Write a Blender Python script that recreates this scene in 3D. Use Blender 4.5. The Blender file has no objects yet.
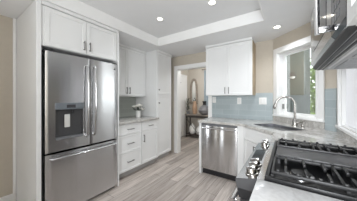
import bpy, bmesh, math, random
from mathutils import Vector, Matrix
R = math.radians
random.seed(4)
S = bpy.context.scene
COL = S.collection

# ------------------------------------------------------------------ camera, world, light, exposure
cam_d = bpy.data.cameras.new('camera'); cam = bpy.data.objects.new('camera', cam_d); COL.objects.link(cam)
cam.location = (0, 0, 1.28); cam.rotation_euler = (R(90), 0, R(34.1))
cam_d.sensor_width = 36; cam_d.lens = 36 * 160 / 357; cam_d.shift_y = -1.5 / 357
cam_d.clip_start = 0.02
S.camera = cam
S.view_settings.view_transform = 'Standard'; S.view_settings.look = 'None'
S.view_settings.gamma = 1; S.view_settings.use_curve_mapping = False
S.view_settings.exposure = 0.82
S.cycles.use_denoising = True
S.cycles.max_bounces = 10; S.cycles.diffuse_bounces = 6
W = bpy.data.worlds.new('sky'); S.world = W; W.use_nodes = True
W.node_tree.nodes['Background'].inputs[0].default_value = (0.93, 0.97, 1.0, 1)
W.node_tree.nodes['Background'].inputs[1].default_value = 2.3

def area(name, loc, rot, sx, sy, power, color=(1, 1, 1), spread=180):
    l = bpy.data.lights.new(name, 'AREA'); l.shape = 'RECTANGLE'; l.size = sx; l.size_y = sy
    l.energy = power; l.color = color; l.spread = R(spread)
    o = bpy.data.objects.new(name, l); o.location = loc; o.rotation_euler = rot; COL.objects.link(o); return o
def aim(o, tgt):
    o.rotation_euler = (Vector(tgt) - o.location).to_track_quat('-Z', 'Y').to_euler()
area('added_fill_light', (0.12, -1.2, 1.5), (R(88), 0, R(4)), 0.5, 1.0, 18, (0.93, 0.965, 1), 115)  # added fill lamp behind the camera, brightens the back wall
# added lamp facing up: soft fill bounced off the ceiling behind the camera
area('bounce_light', (-0.6, -0.8, 1.1), (R(180), 0, 0), 0.9, 0.9, 15, (0.94, 0.97, 1))
CAN_POWER = 16
SHADE_GLOW = 0.12     # emission put into the closed shade, stands in for daylight through it
HALL_POWER = 16

# ------------------------------------------------------------------ materials
def mat(name, color, rough=0.5, metal=0.0, noise=0.0, nscale=8.0, bump=0.0, stretch=(1, 1, 1), coat=0.0, emit=None, estr=0, aniso=0.0, spec=0.5):
    m = bpy.data.materials.new(name); m.use_nodes = True
    nt = m.node_tree; b = nt.nodes['Principled BSDF']
    c = (*color, 1)
    b.inputs['Base Color'].default_value = c; b.inputs['Roughness'].default_value = rough
    b.inputs['Metallic'].default_value = metal; b.inputs['Coat Weight'].default_value = coat
    b.inputs['Anisotropic'].default_value = aniso; b.inputs['Specular IOR Level'].default_value = spec
    if emit: b.inputs['Emission Color'].default_value = (*emit, 1); b.inputs['Emission Strength'].default_value = estr
    tc = nt.nodes.new('ShaderNodeTexCoord'); mp = nt.nodes.new('ShaderNodeMapping')
    mp.inputs['Scale'].default_value = stretch
    nz = nt.nodes.new('ShaderNodeTexNoise'); nz.inputs['Scale'].default_value = nscale; nz.inputs['Detail'].default_value = 3
    nt.links.new(tc.outputs['Object'], mp.inputs[0]); nt.links.new(mp.outputs[0], nz.inputs[0])
    rp = nt.nodes.new('ShaderNodeValToRGB')
    rp.color_ramp.elements[0].color = tuple(max(0, v * (1 - noise)) for v in color) + (1,)
    rp.color_ramp.elements[1].color = tuple(min(1, v * (1 + noise)) for v in color) + (1,)
    rp.color_ramp.elements[0].position = 0.3; rp.color_ramp.elements[1].position = 0.7
    nt.links.new(nz.outputs[0], rp.inputs[0]); nt.links.new(rp.outputs[0], b.inputs['Base Color'])
    if bump:
        bp = nt.nodes.new('ShaderNodeBump'); bp.inputs['Strength'].default_value = bump; bp.inputs['Distance'].default_value = 0.002
        nt.links.new(nz.outputs[0], bp.inputs['Height']); nt.links.new(bp.outputs[0], b.inputs['Normal'])
    return m

def brick_mat(name, c1, c2, cm, bw, bh, mortar, rough, axes='XZ', bump=0.2, grain=0.0, offset=0.5):
    """tiles / planks: brick texture on object coordinates; axes picks which world axes run along and across"""
    m = bpy.data.materials.new(name); m.use_nodes = True; nt = m.node_tree; b = nt.nodes['Principled BSDF']
    tc = nt.nodes.new('ShaderNodeTexCoord'); sp = nt.nodes.new('ShaderNodeSeparateXYZ'); cb = nt.nodes.new('ShaderNodeCombineXYZ')
    nt.links.new(tc.outputs['Object'], sp.inputs[0])
    nt.links.new(sp.outputs[axes[0]], cb.inputs[0]); nt.links.new(sp.outputs[axes[1]], cb.inputs[1])
    br = nt.nodes.new('ShaderNodeTexBrick'); br.offset = offset
    br.inputs['Color1'].default_value = (*c1, 1); br.inputs['Color2'].default_value = (*c2, 1); br.inputs['Mortar'].default_value = (*cm, 1)
    br.inputs['Scale'].default_value = 1; br.inputs['Mortar Size'].default_value = mortar
    br.inputs['Brick Width'].default_value = bw; br.inputs['Row Height'].default_value = bh
    nt.links.new(cb.outputs[0], br.inputs[0])
    out = br.outputs[0]
    if grain:
        mp = nt.nodes.new('ShaderNodeMapping'); mp.inputs['Scale'].default_value = (1.3, 15, 1)
        nz = nt.nodes.new('ShaderNodeTexNoise'); nz.inputs['Scale'].default_value = 1.3; nz.inputs['Detail'].default_value = 6; nz.inputs['Roughness'].default_value = 0.65
        nt.links.new(cb.outputs[0], mp.inputs[0]); nt.links.new(mp.outputs[0], nz.inputs[0])
        rp = nt.nodes.new('ShaderNodeValToRGB')
        rp.color_ramp.elements[0].position = 0.32; rp.color_ramp.elements[0].color = (1 - grain, 1 - grain * 1.05, 1 - grain * 1.1, 1)
        rp.color_ramp.elements[1].position = 0.66; rp.color_ramp.elements[1].color = (1, 1, 1, 1)
        nt.links.new(nz.outputs[0], rp.inputs[0])
        mx = nt.nodes.new('ShaderNodeMix'); mx.data_type = 'RGBA'; mx.blend_type = 'MULTIPLY'; mx.inputs[0].default_value = 1
        nt.links.new(out, mx.inputs[6]); nt.links.new(rp.outputs[0], mx.inputs[7]); out = mx.outputs[2]
    nt.links.new(out, b.inputs['Base Color']); b.inputs['Roughness'].default_value = rough
    bp = nt.nodes.new('ShaderNodeBump'); bp.inputs['Strength'].default_value = bump; bp.inputs['Distance'].default_value = 0.002; bp.invert = True
    nt.links.new(br.outputs['Fac'], bp.inputs['Height']); nt.links.new(bp.outputs[0], b.inputs['Normal'])
    return m

def marble_mat(name, base, vein, rough, scale=1.6, width=0.05, speck=0.06):
    m = bpy.data.materials.new(name); m.use_nodes = True; nt = m.node_tree; b = nt.nodes['Principled BSDF']
    tc = nt.nodes.new('ShaderNodeTexCoord')
    nz = nt.nodes.new('ShaderNodeTexNoise'); nz.inputs['Scale'].default_value = scale; nz.inputs['Detail'].default_value = 7; nz.inputs['Distortion'].default_value = 1.6
    nt.links.new(tc.outputs['Object'], nz.inputs[0])
    rp = nt.nodes.new('ShaderNodeValToRGB'); e = rp.color_ramp.elements
    e[0].position = 0.5 - width; e[0].color = (*base, 1); e[1].position = 0.5 + width; e[1].color = (*base, 1)
    k = e.new(0.5); k.color = (*vein, 1)
    nt.links.new(nz.outputs[0], rp.inputs[0])
    n2 = nt.nodes.new('ShaderNodeTexNoise'); n2.inputs['Scale'].default_value = 60; n2.inputs['Detail'].default_value = 2
    nt.links.new(tc.outputs['Object'], n2.inputs[0])
    r2 = nt.nodes.new('ShaderNodeValToRGB'); r2.color_ramp.elements[0].position = 0.35; r2.color_ramp.elements[0].color = (1 - speck * 3,) * 3 + (1,)
    r2.color_ramp.elements[1].position = 0.6; r2.color_ramp.elements[1].color = (1, 1, 1, 1)
    nt.links.new(n2.outputs[0], r2.inputs[0])
    mx = nt.nodes.new('ShaderNodeMix'); mx.data_type = 'RGBA'; mx.blend_type = 'MULTIPLY'; mx.inputs[0].default_value = 1
    nt.links.new(rp.outputs[0], mx.inputs[6]); nt.links.new(r2.outputs[0], mx.inputs[7])
    nt.links.new(mx.outputs[2], b.inputs['Base Color']); b.inputs['Roughness'].default_value = rough
    return m

def glass_mat(name, rough=0.0):
    m = bpy.data.materials.new(name); m.use_nodes = True; nt = m.node_tree
    b = nt.nodes['Principled BSDF']; b.inputs['Base Color'].default_value = (0.96, 0.98, 0.97, 1)
    b.inputs['Transmission Weight'].default_value = 1; b.inputs['Roughness'].default_value = rough; b.inputs['IOR'].default_value = 2.3
    return m

CAB = mat('cabinet_white_paint', (0.78, 0.785, 0.78), 0.38, noise=0.015, nscale=3)
TRIM = mat('white_trim_paint', (0.84, 0.84, 0.83), 0.4, noise=0.01)
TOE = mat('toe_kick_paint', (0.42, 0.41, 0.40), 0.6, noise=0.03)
WALL = mat('beige_wall_paint', (0.53, 0.48, 0.405), 0.75, noise=0.02, nscale=20)
HALLW = mat('hall_wall_paint', (0.54, 0.50, 0.44), 0.75, noise=0.02, nscale=20)
CEIL = mat('ceiling_paint', (0.78, 0.785, 0.79), 0.85, noise=0.01)
TANSIDE = mat('tan_cabinet_side', (0.40, 0.31, 0.21), 0.5, noise=0.08, nscale=4, stretch=(8, 8, 1))
STEEL = mat('brushed_stainless', (0.60, 0.60, 0.605), 0.15, 1.0, noise=0.05, nscale=3, stretch=(60, 60, 0.6), aniso=0.4)
def brush(m, an, rough):
    nt = m.node_tree; b = nt.nodes['Principled BSDF']; c = nt.nodes.new('ShaderNodeCombineXYZ'); c.inputs[2].default_value = 1
    nt.links.new(c.outputs[0], b.inputs['Tangent']); b.inputs['Anisotropic'].default_value = an; b.inputs['Roughness'].default_value = rough
brush(STEEL, 0.95, 0.21)
STEELP = mat('panel_stainless', (0.62, 0.62, 0.63), 0.2, 1.0, noise=0.04)
STEELD = mat('dark_stainless', (0.27, 0.27, 0.28), 0.30, 1.0, noise=0.05, nscale=3, stretch=(60, 60, 0.6), aniso=0.4)
STEELM = mat('microwave_stainless', (0.40, 0.40, 0.41), 0.2, 1.0, noise=0.04, nscale=3, stretch=(0.6, 60, 60))
CHROME = mat('polished_chrome', (0.72, 0.72, 0.73), 0.12, 1.0)
HANDLEM = mat('handle_steel', (0.56, 0.56, 0.57), 0.16, 1.0)
NICKEL = mat('brushed_nickel', (0.38, 0.365, 0.345), 0.22, 1.0)
DARKH = mat('dark_nickel_pull', (0.22, 0.215, 0.21), 0.35, 1.0)
BLACK = mat('black_plastic', (0.015, 0.015, 0.017), 0.45, noise=0.1)
GREYP = mat('grey_plastic', (0.16, 0.165, 0.175), 0.4, noise=0.04)
LGREY = mat('dispenser_panel_grey', (0.15, 0.17, 0.19), 0.35, noise=0.03)
GLOSSK = mat('black_glass', (0.03, 0.03, 0.034), 0.06, noise=0.05)
CAPG = mat('range_end_cap', (0.06, 0.06, 0.063), 0.5, noise=0.03)
SIDEG = mat('appliance_side_grey', (0.20, 0.20, 0.21), 0.45, 0.2, noise=0.03)
IRON = mat('cast_iron', (0.016, 0.016, 0.017), 0.45, noise=0.25, nscale=60, bump=0.2)
ENAMEL = mat('black_enamel', (0.012, 0.012, 0.013), 0.35, noise=0.1, spec=0.3)
GRIDDLE = mat('grey_griddle', (0.09, 0.09, 0.094), 0.42, 0.3, noise=0.08, nscale=40)
VENT = mat('vent_grey', (0.5, 0.5, 0.51), 0.45, 0.5, noise=0.05)
LENS = mat('lamp_lens', (0.9, 0.9, 0.85), 0.4, emit=(1, 0.93, 0.8), estr=5)
WHITEP = mat('white_plastic', (0.82, 0.82, 0.80), 0.35, noise=0.01)
SHADE = mat("white_roller_shade", (0.80, 0.80, 0.83), 0.8, noise=0.02, nscale=40, stretch=(1, 20, 1), emit=(0.93, 0.95, 1), estr=SHADE_GLOW)
FLOORM = brick_mat('grey_oak_planks', (0.66, 0.595, 0.55), (0.41, 0.365, 0.335), (0.15, 0.13, 0.115), 1.25, 0.155, 0.0025, 0.42, 'YX', 0.12, grain=0.5, offset=0.37)
TILEX = brick_mat('blue_grey_tile', (0.395, 0.45, 0.465), (0.35, 0.405, 0.42), (0.48, 0.52, 0.53), 0.30, 0.098, 0.0025, 0.16, 'XZ', 0.2)
TILEY = brick_mat('blue_grey_tile_left', (0.46, 0.485, 0.45), (0.42, 0.445, 0.41), (0.52, 0.545, 0.51), 0.30, 0.098, 0.0025, 0.16, 'YZ', 0.2)
QUARTZ = marble_mat('pale_veined_quartz', (0.77, 0.775, 0.785), (0.69, 0.69, 0.695), 0.16, 1.5, 0.022, 0.03)
STONE = marble_mat('beige_grey_stone', (0.61, 0.595, 0.57), (0.46, 0.44, 0.41), 0.08, 5.0, 0.10, 0.08)
GLASS = glass_mat('window_glass')
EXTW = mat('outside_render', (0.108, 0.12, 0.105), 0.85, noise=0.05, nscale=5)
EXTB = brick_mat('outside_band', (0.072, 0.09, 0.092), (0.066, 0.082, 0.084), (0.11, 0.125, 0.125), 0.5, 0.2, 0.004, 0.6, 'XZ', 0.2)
LEAF = mat('shrub_leaf', (0.24, 0.36, 0.08), 0.6, noise=0.5, nscale=12)
LEAFD = mat('dark_leaf', (0.05, 0.065, 0.045), 0.6, noise=0.3)
BARK = mat('bark', (0.12, 0.085, 0.06), 0.9, noise=0.3)
PETAL = mat('white_petal', (0.80, 0.78, 0.72), 0.7, noise=0.06, nscale=20)
DARKW = mat('dark_wood', (0.055, 0.045, 0.04), 0.45, noise=0.3, nscale=6, stretch=(1, 10, 10))
IRONG = mat('grey_brown_metal', (0.09, 0.085, 0.08), 0.5, 0.6, noise=0.1)
TABTOP = mat('weathered_table_top', (0.25, 0.22, 0.19), 0.5, noise=0.2, nscale=6, stretch=(1, 10, 10))
MIRF = mat('carved_dark_frame', (0.30, 0.255, 0.21), 0.5, noise=0.4, nscale=30, bump=0.6)
MIRROR = mat('mirror_glass', (0.85, 0.86, 0.84), 0.03, 1.0)
TAN = mat('tan_ceramic', (0.50, 0.33, 0.22), 0.45, noise=0.15, nscale=8)
GREYV = mat('grey_glaze', (0.17, 0.17, 0.18), 0.4, noise=0.3, nscale=10)
CURT = mat('blue_grey_curtain', (0.34, 0.40, 0.44), 0.9, noise=0.12, nscale=14, stretch=(4, 4, 0.3))

# ------------------------------------------------------------------ mesh building
class MB:
    def __init__(s): s.bm = bmesh.new()
    def box(s, x0, y0, z0, x1, y1, z1, bev=0.0, seg=2, M=None):
        r = bmesh.ops.create_cube(s.bm, size=1); vs = r['verts']
        for v in vs: v.co = Vector(((x0 + x1) / 2 + v.co.x * (x1 - x0), (y0 + y1) / 2 + v.co.y * (y1 - y0), (z0 + z1) / 2 + v.co.z * (z1 - z0)))
        if bev:
            es = list({e for v in vs for e in v.link_edges})
            q = bmesh.ops.bevel(s.bm, geom=es, offset=bev, segments=seg, affect='EDGES', profile=0.5)
            vs = list({v for v in q['verts']} | {v for v in vs if v.is_valid})
        if M is not None: bmesh.ops.transform(s.bm, matrix=M, verts=[v for v in vs if v.is_valid])
        return s
    def shaker(s, x0, z0, x1, z1, yf, th=0.02, rail=0.06, rec=0.008):
        """framed cabinet front facing -Y, front face at yf"""
        r = bmesh.ops.create_cube(s.bm, size=1); vs = r['verts']
        for v in vs: v.co = Vector(((x0 + x1) / 2 + v.co.x * (x1 - x0), yf + th / 2 + v.co.y * th, (z0 + z1) / 2 + v.co.z * (z1 - z0)))
        f = min({f for v in vs for f in v.link_faces}, key=lambda f: f.calc_center_median().y)
        rail = min(rail, (x1 - x0) * 0.3, (z1 - z0) * 0.3)
        bmesh.ops.inset_region(s.bm, faces=[f], thickness=rail, depth=0)
        bmesh.ops.inset_region(s.bm, faces=[f], thickness=0.006, depth=0)
        for v in f.verts: v.co.y += rec
        return s
    def poly(s, pts, z0, z1):
        b = [s.bm.verts.new((x, y, z0)) for x, y in pts]; t = [s.bm.verts.new((x, y, z1)) for x, y in pts]
        s.bm.faces.new(t); s.bm.faces.new(b[::-1]); n = len(pts)
        for i in range(n): s.bm.faces.new((b[i], b[(i + 1) % n], t[(i + 1) % n], t[i]))
        return s
    def prism_x(s, prof, x0, x1):
        """profile of (y,z) swept along x"""
        a = [s.bm.verts.new((x0, y, z)) for y, z in prof]; b = [s.bm.verts.new((x1, y, z)) for y, z in prof]
        s.bm.faces.new(a); s.bm.faces.new(b[::-1]); n = len(prof)
        for i in range(n): s.bm.faces.new((a[i], b[i], b[(i + 1) % n], a[(i + 1) % n]))
        return s
    def tube(s, pts, r, seg=10, cap=True):
        pts = [Vector(p) for p in pts]; rad = r if isinstance(r, (list, tuple)) else [r] * len(pts)
        t0 = (pts[1] - pts[0]).normalized(); u = t0.orthogonal().normalized(); rings = []
        for i, p in enumerate(pts):
            t = (pts[min(i + 1, len(pts) - 1)] - pts[max(i - 1, 0)]).normalized()
            u = (u - t * u.dot(t)).normalized(); w = t.cross(u)
            rings.append([s.bm.verts.new(p + (u * math.cos(2 * math.pi * k / seg) + w * math.sin(2 * math.pi * k / seg)) * rad[i]) for k in range(seg)])
        for a, b in zip(rings, rings[1:]):
            for k in range(seg): s.bm.faces.new((a[k], a[(k + 1) % seg], b[(k + 1) % seg], b[k]))
        if cap: s.bm.faces.new(rings[0][::-1]); s.bm.faces.new(rings[-1])
        return s
    def lathe(s, prof, c=(0, 0, 0), seg=20, M=None):
        c = Vector(c); rings = []; allv = []
        for r, z in prof:
            if r < 1e-5: rg = [s.bm.verts.new(c + Vector((0, 0, z)))]
            else: rg = [s.bm.verts.new(c + Vector((r * math.cos(2 * math.pi * k / seg), r * math.sin(2 * math.pi * k / seg), z))) for k in range(seg)]
            rings.append(rg); allv += rg
        for a, b in zip(rings, rings[1:]):
            for k in range(seg):
                k2 = (k + 1) % seg
                if len(a) == 1 and len(b) == 1: continue
                if len(a) == 1: s.bm.faces.new((a[0], b[k2], b[k]))
                elif len(b) == 1: s.bm.faces.new((a[k], a[k2], b[0]))
                else: s.bm.faces.new((a[k], a[k2], b[k2], b[k]))
        if M is not None: bmesh.ops.transform(s.bm, matrix=M, verts=allv)
        return s
    def ball(s, c, r, sub=2, sc=(1, 1, 1)):
        q = bmesh.ops.create_icosphere(s.bm, subdivisions=sub, radius=r)
        for v in q['verts']: v.co = Vector((v.co.x * sc[0], v.co.y * sc[1], v.co.z * sc[2])) + Vector(c)
        return s
    def build(s, name, m, parent=None, smooth=True):
        bmesh.ops.recalc_face_normals(s.bm, faces=s.bm.faces[:])
        me = bpy.data.meshes.new(name); s.bm.to_mesh(me); s.bm.free()
        me.materials.append(m)
        if smooth:
            for p in me.polygons: p.use_smooth = True
            me.set_sharp_from_angle(angle=R(35))
        o = bpy.data.objects.new(name, me); COL.objects.link(o)
        if parent: o.parent = parent
        return o

def thing(name, label, cat, loc=(0, 0, 0), rz=0, group=None):
    o = bpy.data.objects.new(name, None); COL.objects.link(o); o.empty_display_size = 0.1
    o.location = loc; o.rotation_euler = (0, 0, R(rz)); o['label'] = label; o['category'] = cat
    if group: o['group'] = group
    return o
def tag(o, label, cat, group=None):
    o['label'] = label; o['category'] = cat
    if group: o['group'] = group
    return o
def struct(o, label=None, cat=None):
    o['kind'] = 'structure'
    if label: o['label'] = label
    if cat: o['category'] = cat
    return o
def copy_tree(o, parent=None):
    c = o.copy(); COL.objects.link(c)
    if parent: c.parent = parent
    for ch in list(o.children): copy_tree(ch, c)
    return c
SMALL = 0.0015

# ------------------------------------------------------------------ the setting
XL, YB, XR = -2.82, 3.12, 0.47          # left wall, back wall, range wall
DG = 2.93                                # x + y on the diagonal window wall
CX = DG - YB                             # where it meets the back wall
ZC, ZT = 2.28, 2.43
H0, H1, HT = -2.15, -1.345, 1.985        # doorway to the hall
HX, HY = -2.95, 5.0                      # hall left wall, hall end wall
struct(MB().box(-3.2, -3.2, -0.05, 1.9, 6.2, 0).build('floor', FLOORM), 'grey brown wood plank floor', 'floor')
# kitchen ceiling with a raised tray
TX0, TX1, TY0, TY1 = -2.02, -0.23, -1.6, 2.3
m = MB()
m.box(-3.0, -3.2, ZC, TX0, YB, ZC + 0.25); m.box(TX1, -3.2, ZC, 0.8, YB, ZC + 0.25)
m.box(TX0, TY1, ZC, TX1, YB, ZC + 0.25); m.box(TX0, -3.2, ZC, TX1, TY0, ZC + 0.25)
m.box(TX0, TY0, ZT, TX1, TY1, ZT + 0.1)
struct(m.build('ceiling', CEIL, smooth=False), 'pale ceiling with a raised tray', 'ceiling')
m = MB()
e = 0.012
m.box(TX0, TY0, ZC - 0.004, TX0 + e, TY1, ZT - 0.001); m.box(TX1 - e, TY0, ZC - 0.004, TX1, TY1, ZT - 0.001)
m.box(TX0 + e, TY1 - e, ZC - 0.004, TX1 - e, TY1, ZT - 0.001); m.box(TX0 + e, TY0, ZC - 0.004, TX1 - e, TY0 + e, ZT - 0.001)
struct(m.build('trim_1', TRIM, smooth=False), 'white upright band around the ceiling tray', 'trim')
struct(MB().box(XL - 0.12, -1.7, 0, XL, YB, ZC).box(XL - 0.12, -3.2, 0, XL, -2.15, ZC).box(XL - 0.12, -2.15, 2.05, XL, -1.7, ZC).build('wall_left', WALL, smooth=False), 'beige left wall', 'wall')  # unseen gap behind the camera added for bright reflections in the steel
struct(MB().box(XL - 0.12, -3.3, 0, -2.50, -3.2, ZC + 0.2).box(-2.1, -3.3, 0, XR + 0.12, -3.2, ZC + 0.2).box(-2.5, -3.3, 2.05, -2.1, -3.2, ZC + 0.2).build('wall_rear', WALL, smooth=False), 'beige wall behind the camera', 'wall')  # opening put into this unseen wall for the steel to reflect
m = MB()
m.box(XL - 0.12, YB, 0, H0, YB + 0.12, 2.5); m.box(H1, YB, 0, CX + 0.12, YB + 0.12, 2.5); m.box(H0, YB, HT, H1, YB + 0.12, 2.5)
struct(m.build('wall_back', WALL, smooth=False), 'beige back wall with a doorway', 'wall')
# diagonal window wall, local x along the wall, local y outwards
DROT = -45
def diag_root(): return Matrix.Translation((CX, YB, 0)) @ Matrix.Rotation(R(DROT), 4, 'Z')
DL = (XR - CX) * math.sqrt(2)
WS0, WS1, WZ0, WZ1, WD = 0.11, 0.712, 1.03, 2.01, 0.13
m = MB()
m.box(0, 0, 0, WS0, WD, ZC); m.box(WS1, 0, 0, DL, WD, ZC); m.box(WS0, 0, 0, WS1, WD, WZ0); m.box(WS0, 0, WZ1, WS1, WD, ZC)
o = m.build('wall_diagonal', WALL, smooth=False); o.matrix_world = diag_root(); struct(o, 'beige corner wall around the sink window', 'wall')
RY1_ = 1.60
W2Y0, W2Y1, W2Z0, W2Z1 = 1.50, 2.32, 1.0, 2.01
DY = YB - (XR - CX)                      # where the diagonal wall meets the range wall
m = MB()
m.box(XR, -3.2, 0, XR + 0.12, W2Y0, ZC); m.box(XR, W2Y1, 0, XR + 0.12, DY + 0.05, ZC); m.box(XR, W2Y0, 0, XR + 0.12, W2Y1, W2Z0); m.box(XR, W2Y0, W2Z1, XR + 0.12, W2Y1, ZC)
struct(m.build('wall_right', WALL, smooth=False), 'beige wall behind the range', 'wall')
# hall shell
m = MB(); m.box(HX - 0.1, YB + 0.12, 0, HX, HY, 2.5); struct(m.build('wall_hall_left', HALLW, smooth=False), 'beige left wall of the hall', 'wall')
m = MB(); m.box(HX - 0.1, HY, 0, -0.6, HY + 0.1, 2.5); struct(m.build('wall_hall_end', HALLW, smooth=False), 'beige end wall of the hall', 'wall')
m = MB(); m.box(-0.7, YB + 0.12, 0, -0.6, HY, 2.5); struct(m.build('wall_hall_right', HALLW, smooth=False), 'beige right wall of the hall', 'wall')
m = MB(); m.box(HX - 0.1, YB + 0.12, 2.5, -0.6, HY + 0.1, 2.6); struct(m.build('ceiling_hall', CEIL, smooth=False), 'hall ceiling', 'ceiling')
# doorway casing
m = MB()
cw = 0.075
m.box(H0 - 0.078, YB - 0.018, 0, H0 + 0.02, YB - 0.001, HT + cw, 0.004); m.box(H1 - 0.0, YB - 0.018, 0, H1 + 0.07, YB - 0.001, HT + cw, 0.004)
m.box(H0 + 0.02, YB - 0.018, HT - 0.005, H1, YB - 0.001, HT + cw, 0.004)
m.box(H0, YB - 0.001, 0, H0 + 0.018, YB + 0.121, HT); m.box(H1 - 0.018, YB - 0.001, 0, H1, YB + 0.121, HT); m.box(H0 + 0.018, YB - 0.001, HT - 0.018, H1 - 0.018, YB + 0.121, HT)
struct(m.build('trim_2', TRIM, smooth=False), 'white casing round the hall doorway', 'trim')
# baseboards
struct(MB().box(XL + 0.001, -1.45, 0, XL + 0.016, 0.518, 0.11, 0.004).build('baseboard_left', TRIM, smooth=False), 'white baseboard on the beige left wall', 'baseboard')
struct(MB().box(XL + 0.001, 0.490, 0.11, XL + 0.03, 0.519, ZC - 0.002, 0.004).build('trim_3', TRIM, smooth=False), 'slim white upright scribe strip by the refrigerator panel', 'trim')
m = MB(); m.box(HX + 0.001, 3.26, 0, HX + 0.016, 3.86, 0.11); m.box(HX + 0.02, HY - 0.016, 0, -0.72, HY - 0.001, 0.11)
struct(m.build('baseboard_hall', TRIM, smooth=False), 'white hall baseboard', 'baseboard')
# backsplashes
ZK = 0.915
t = 0.008
struct(MB().box(H1 + 0.072, YB - t, ZK, CX - 0.004, YB - 0.001, 1.385).build('backsplash_back', TILEX), 'blue grey glass tile backsplash on the back wall', 'backsplash')
tag(MB().box(0.012, -0.016, ZK + 0.0005, 0.802, -0.001, 0.998).build('stone_upstand', STONE), 'low stone upstand below the sink window', 'upstand').matrix_world = diag_root()
tag(MB().box(XR - 0.016, RY1_, ZK + 0.0005, XR - 0.001, DY - 0.02, 0.966).build('stone_upstand', STONE), 'low stone upstand below the white shaded window', 'upstand')
m = MB(); m.box(0.805, -t, ZK, DL - 0.01, -0.001, 1.40)
o = m.build('backsplash_diagonal', TILEX); o.matrix_world = diag_root(); struct(o, 'blue grey glass tile strip beside the sink window', 'backsplash')
struct(MB().box(XL + 0.001, 1.468, ZK, XL + t, 2.438, 1.34).build('backsplash_left', TILEY), 'grey green tile backsplash over the left counter', 'backsplash')

# sink window on the diagonal wall
def window(name, M, s0, s1, z0, z1, cwid, label, shade=False, sill=True, depth=WD):
    root = thing(name, label, 'window'); root.matrix_world = M; root['kind'] = 'structure'
    m = MB()
    m.box(s0 - cwid, -0.02, z0 - 0.03, s0 + 0.004, -0.001, z1 + cwid, 0.003); m.box(s1 - 0.004, -0.02, z0 - 0.03, s1 + cwid, -0.001, z1 + cwid, 0.003)
    m.box(s0 + 0.004, -0.02, z1 - 0.004, s1 - 0.004, -0.001, z1 + cwid, 0.003)
    m.box(s0 - cwid * 0.28, -0.028, z0 - 0.03, s0, -0.019, z1 + cwid * .28, 0.002); m.box(s1, -0.028, z0 - 0.03, s1 + cwid * 0.28, -0.019, z1 + cwid * .28, 0.002)
    m.box(s0, -0.028, z1, s1, -0.019, z1 + cwid * 0.28, 0.002)
    # jamb lining
    m.box(s0 + 0.0005, -0.001, z0, s0 + 0.012, depth, z1); m.box(s1 - 0.012, -0.001, z0, s1 - 0.0005, depth, z1); m.box(s0 + 0.012, -0.001, z1 - 0.012, s1 - 0.012, depth, z1 - 0.0005)
    m.build('casing', TRIM, root)
    if sill: MB().box(s0 - cwid - 0.005, -0.036, z0 - 0.028, s1 + cwid + 0.005, -0.0, z0, 0.005).box(s0 + 0.001, 0, z0, s1 - 0.001, depth, z0 + 0.012).build('sill', TRIM, root)
    fy = depth - 0.045
    m = MB(); w = 0.03
    m.box(s0 + 0.012, fy, z0 + 0.012, s0 + 0.012 + w, fy + 0.03, z1 - 0.012); m.box(s1 - 0.012 - w, fy, z0 + 0.012, s1 - 0.012, fy + 0.03, z1 - 0.012)
    m.box(s0 + 0.012 + w, fy, z0 + 0.012, s1 - 0.012 - w, fy + 0.03, z0 + 0.012 + w); m.box(s0 + 0.012 + w, fy, z1 - 0.012 - w, s1 - 0.012 - w, fy + 0.03, z1 - 0.012)
    fr = m.build('sash', TRIM, root)
    MB().box(s0 + 0.012 + w, fy + 0.012, z0 + 0.012 + w, s1 - 0.012 - w, fy + 0.017, z1 - 0.012 - w).build('pane', GLASS, fr)
    if shade:
        MB().box(s0 + 0.016, 0.03, z0 + 0.02, s1 - 0.016, 0.033, z1 - 0.05).build('roller_shade', SHADE, root)
        MB().tube([(s0 + 0.014, 0.035, z1 - 0.04), (s1 - 0.014, 0.035, z1 - 0.04)], 0.022, 14).build('shade_roll', SHADE, root)
    return root, fr
w1, fr1 = window('window_1', diag_root(), WS0, WS1, WZ0, WZ1, 0.088, 'white cased window over the corner sink')
MB().box(WS0 + 0.016, WD - 0.075, 1.12, WS0 + 0.036, WD - 0.05, 1.20, 0.004).build('latch', DARKH, fr1)
window('window_2', Matrix.Translation((XR, W2Y1, 0)) @ Matrix.Rotation(R(-90), 4, 'Z'), 0, W2Y1 - W2Y0, W2Z0, W2Z1, 0.085, 'white window with a closed white shade beyond the range', shade=True, depth=0.12)

# outside, beyond the sink window
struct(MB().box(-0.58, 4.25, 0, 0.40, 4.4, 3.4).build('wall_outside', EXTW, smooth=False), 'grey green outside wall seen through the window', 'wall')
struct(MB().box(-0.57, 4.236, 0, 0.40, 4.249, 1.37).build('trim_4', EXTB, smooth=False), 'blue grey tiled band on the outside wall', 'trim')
la = thing('wall_lantern', 'small lamp with dark shade and white globe on the outside wall beyond the window', 'lamp', (0.10, 4.25, 1.76))
MB().box(-0.05, -0.02, -0.02, 0.05, -0.001, 0.10, 0.005).tube([(0, -0.02, 0.06), (0, -0.09, 0.08), (0, -0.11, 0.04)], 0.01, 8).build('bracket', IRONG, la)
MB().lathe([(0.015, 0.05), (0.04, 0.03), (0.075, -0.01), (0.07, -0.014), (0.035, 0.02), (0.0, 0.04)], (0, -0.13, 0)).build('lamp_shade', IRONG, la)
MB().ball((0, -0.13, -0.015), 0.05, 2, (1, 1, .8)).build('globe', WHITEP, la)
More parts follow.
